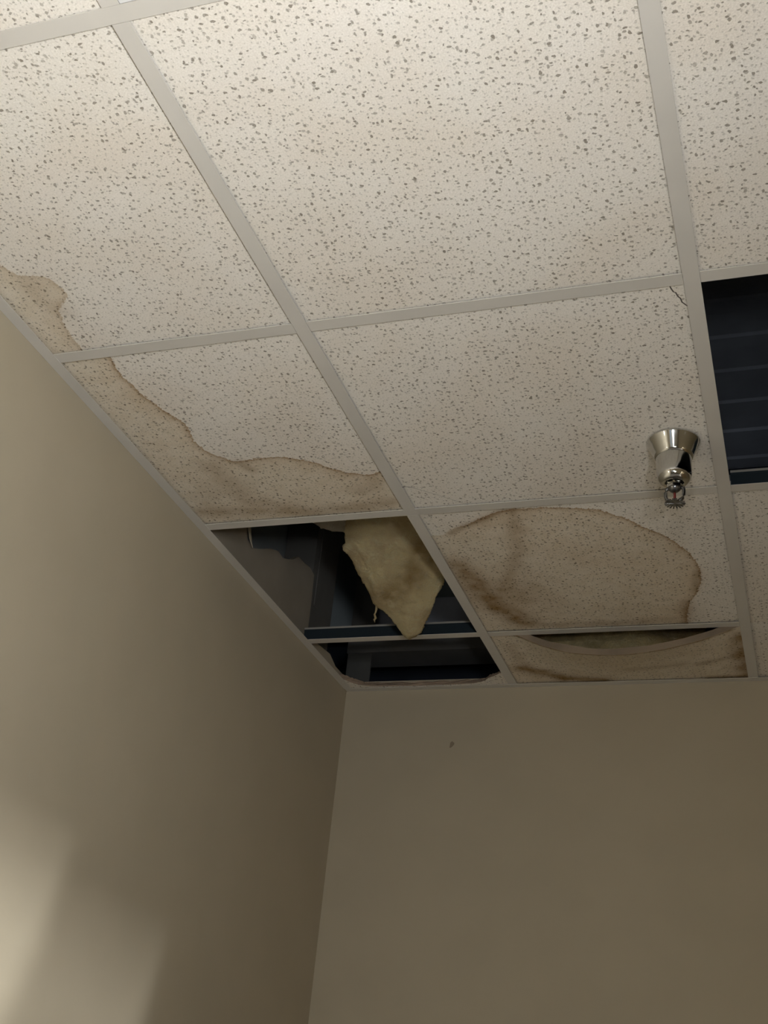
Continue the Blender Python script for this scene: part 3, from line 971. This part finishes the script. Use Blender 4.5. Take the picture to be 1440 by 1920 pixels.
# ------------------------------------------------------------------ added unseen lamps: dim ceiling light just out of frame
lx0, lx1, ly0, ly1 = XL[1] + TW / 2 + .001, XL[2] - TW / 2 - .001, YL[6] + TW / 2 + .001, YL[4] - TW / 2 - .001
cl = empty('added_ceiling_light', ((lx0 + lx1) / 2, (ly0 + ly1) / 2, ZC), label='added unseen dim ceiling light with two luminous lenses', category='ceiling light')
def cl_part(name, me, m):
    o = link(name, up(me), m, parent=cl)
    o.matrix_parent_inverse = Matrix.Translation(-cl.location)
    return o
cl_part('housing', box_mesh('housing', lx0, lx1, ly0, ly1, .012, .09), M_FRAME)
xm = (lx0 + lx1) / 2
for x0, x1, y0, y1 in ((lx0, lx0 + .03, ly0, ly1), (lx1 - .03, lx1, ly0, ly1), (xm - .02, xm + .02, ly0 + .03, ly1 - .03), (lx0 + .03, lx1 - .03, ly0, ly0 + .03), (lx0 + .03, lx1 - .03, ly1 - .03, ly1)):
    cl_part('frame', box_mesh('frame', x0, x1, y0, y1, .001, .012), M_FRAME)
for x0, x1 in ((lx0 + .03, xm - .02), (xm + .02, lx1 - .03)):
    cl_part('lens', extrude_mesh('lens', [(x0, .010), (x0, .004), (x1, .004), (x1, .010)], 'y', ly0 + .03, ly1 - .03), M_LENS)

# unseen hallway lamp added to throw light patches through the doorway
HX = 4.40
wl = empty('added_patch_lamp', (HX, -1.87, ZC - .60), label='added unseen twin lamp that throws light patches on the left wall', category='lamp')
for (yy, zz, pw) in ((-1.75, -.62, HALL_P1), (-1.986, -.581, HALL_P2)):
    ld = bpy.data.lights.new('bulb_light', 'AREA')
    ld.shape = 'RECTANGLE'
    ld.size, ld.size_y = .032, .11
    ld.energy = pw
    ld.color = (.96, .98, 1.0)
    lo = bpy.data.objects.new('bulb_light', ld)
    C.objects.link(lo)
    lo.location = (HX, yy, ZC + zz)
    lo.rotation_euler = (math.pi / 2, 0, math.pi / 2)
    lo.parent = wl
    lo.matrix_parent_inverse = Matrix.Translation(-wl.location)
    o = link('lamp_shade', up(extrude_mesh('lamp_shade', [(yy - .04, zz - .07), (yy + .04, zz - .07), (yy + .04, zz + .07), (yy - .04, zz + .07)], 'x', HX + .006, HX + .03)), M_FRAME, parent=wl)
    o.matrix_parent_inverse = Matrix.Translation(-wl.location)
o = link('bracket', up(box_mesh('bracket', HX + .03, X1 - .1, -1.90, -1.84, -.66, -.54)), M_CHROME_DARK, parent=wl)
o.matrix_parent_inverse = Matrix.Translation(-wl.location)
o = link('arm', up(box_mesh('arm', HX + .03, HX + .05, -2.0, -1.74, -.61, -.59)), M_CHROME_DARK, parent=wl)
o.matrix_parent_inverse = Matrix.Translation(-wl.location)

# unseen lamp added to light the room: two panels turned to the left wall
WXc, WYc, WZc = KEY_POS
tw = empty('added_key_lamp', (WXc, WYc, ZC), label='added unseen lamp with two bright panels that light the room', category='lamp')
def tw_part(name, me, m):
    o = link(name, up(me), m, parent=tw)
    o.matrix_parent_inverse = Matrix.Translation(-tw.location)
    return o
tw_part('ceiling_plate', lathe_mesh('ceiling_plate', [(0, .002), (.05, .002), (.05, -.012), (.02, -.022), (0, -.022)], 24), M_FRAME).location = (WXc, WYc, 0)
tw_part('stem', tube_mesh('stem', [(WXc, WYc, -.02), (WXc, WYc, WZc + .012)], .008, 10), M_CHROME_DARK)
aim = Vector(KEY_AIM).normalized()
side = aim.cross(Vector((0, 0, 1))).normalized()
upv = side.cross(aim)
bar = Vector((.115, 0, -.095))
tw_part('crossbar', tube_mesh('crossbar', [Vector(KEY_POS) - bar * 1.0 + aim * -.06, Vector(KEY_POS) + bar * 1.6 + aim * -.06], .010, 10), M_CHROME_DARK)
for s_ in (-1, 1):
    c0 = Vector(KEY_POS) + bar * (1.6 if s_ > 0 else -1)
    Mh = Matrix((side, upv, aim)).transposed().to_4x4()
    Mh.translation = c0
    me = box_mesh('head', -.085, .085, -.085, .085, -.05, 0, .004)
    me.transform(Mh)
    tw_part('head', me, M_CHROME_DARK)
    me = box_mesh('panel', -.07, .07, -.075, .075, .0002, .003)
    me.transform(Mh)
    tw_part('panel', me, M_PANEL)

# unseen tube added on the left wall for a streak in the sprinkler
tl_ = empty('added_streak_light', (.0, -2.70, ZC - .74), label='added unseen tube that puts a bright streak on the sprinkler', category='wall light')
M_TUBE = emissive('streak_tube', (1.0, .99, .96), 40.0)
for nm, me, m in (('back_plate', box_mesh('back_plate', .0005, .02, -2.73, -2.67, -.89, -.59, .003), M_FRAME),
                  ('tube', tube_mesh('tube', [(.045, -2.70, -.865), (.045, -2.70, -.615)], .012, 12), M_TUBE),
                  ('end_cap', box_mesh('end_cap', .0205, .06, -2.715, -2.685, -.885, -.8655), M_FRAME),
                  ('end_cap', box_mesh('end_cap', .0205, .06, -2.715, -2.685, -.6145, -.595), M_FRAME)):
    o = link(nm, up(me), m, parent=tl_)
    o.matrix_parent_inverse = Matrix.Translation(-tl_.location)

# unseen sheet added to cut the lamp light to slanted patches
a = math.atan(.415)
ey, ez = -1.532, -.695
dy, dz_ = math.sin(a), math.cos(a)
tl = (ey + dy * .12, ez + dz_ * .12)
ll = 1.65
bl = (tl[0] - dy * ll, tl[1] - dz_ * ll)
wd = (ZC + bl[1]) / math.sin(a) - .001
br = (bl[0] + math.cos(a) * wd, bl[1] - math.sin(a) * wd)
tr_ = (tl[0] + math.cos(a) * wd, tl[1] - math.sin(a) * wd)
link('light_blocker', up(extrude_mesh('light_blocker', [tl, bl, br, tr_], 'x', 2.738, 2.756)), M_WOOD, label='unseen plywood sheet added to shape the lamp light on the left wall', category='plywood')
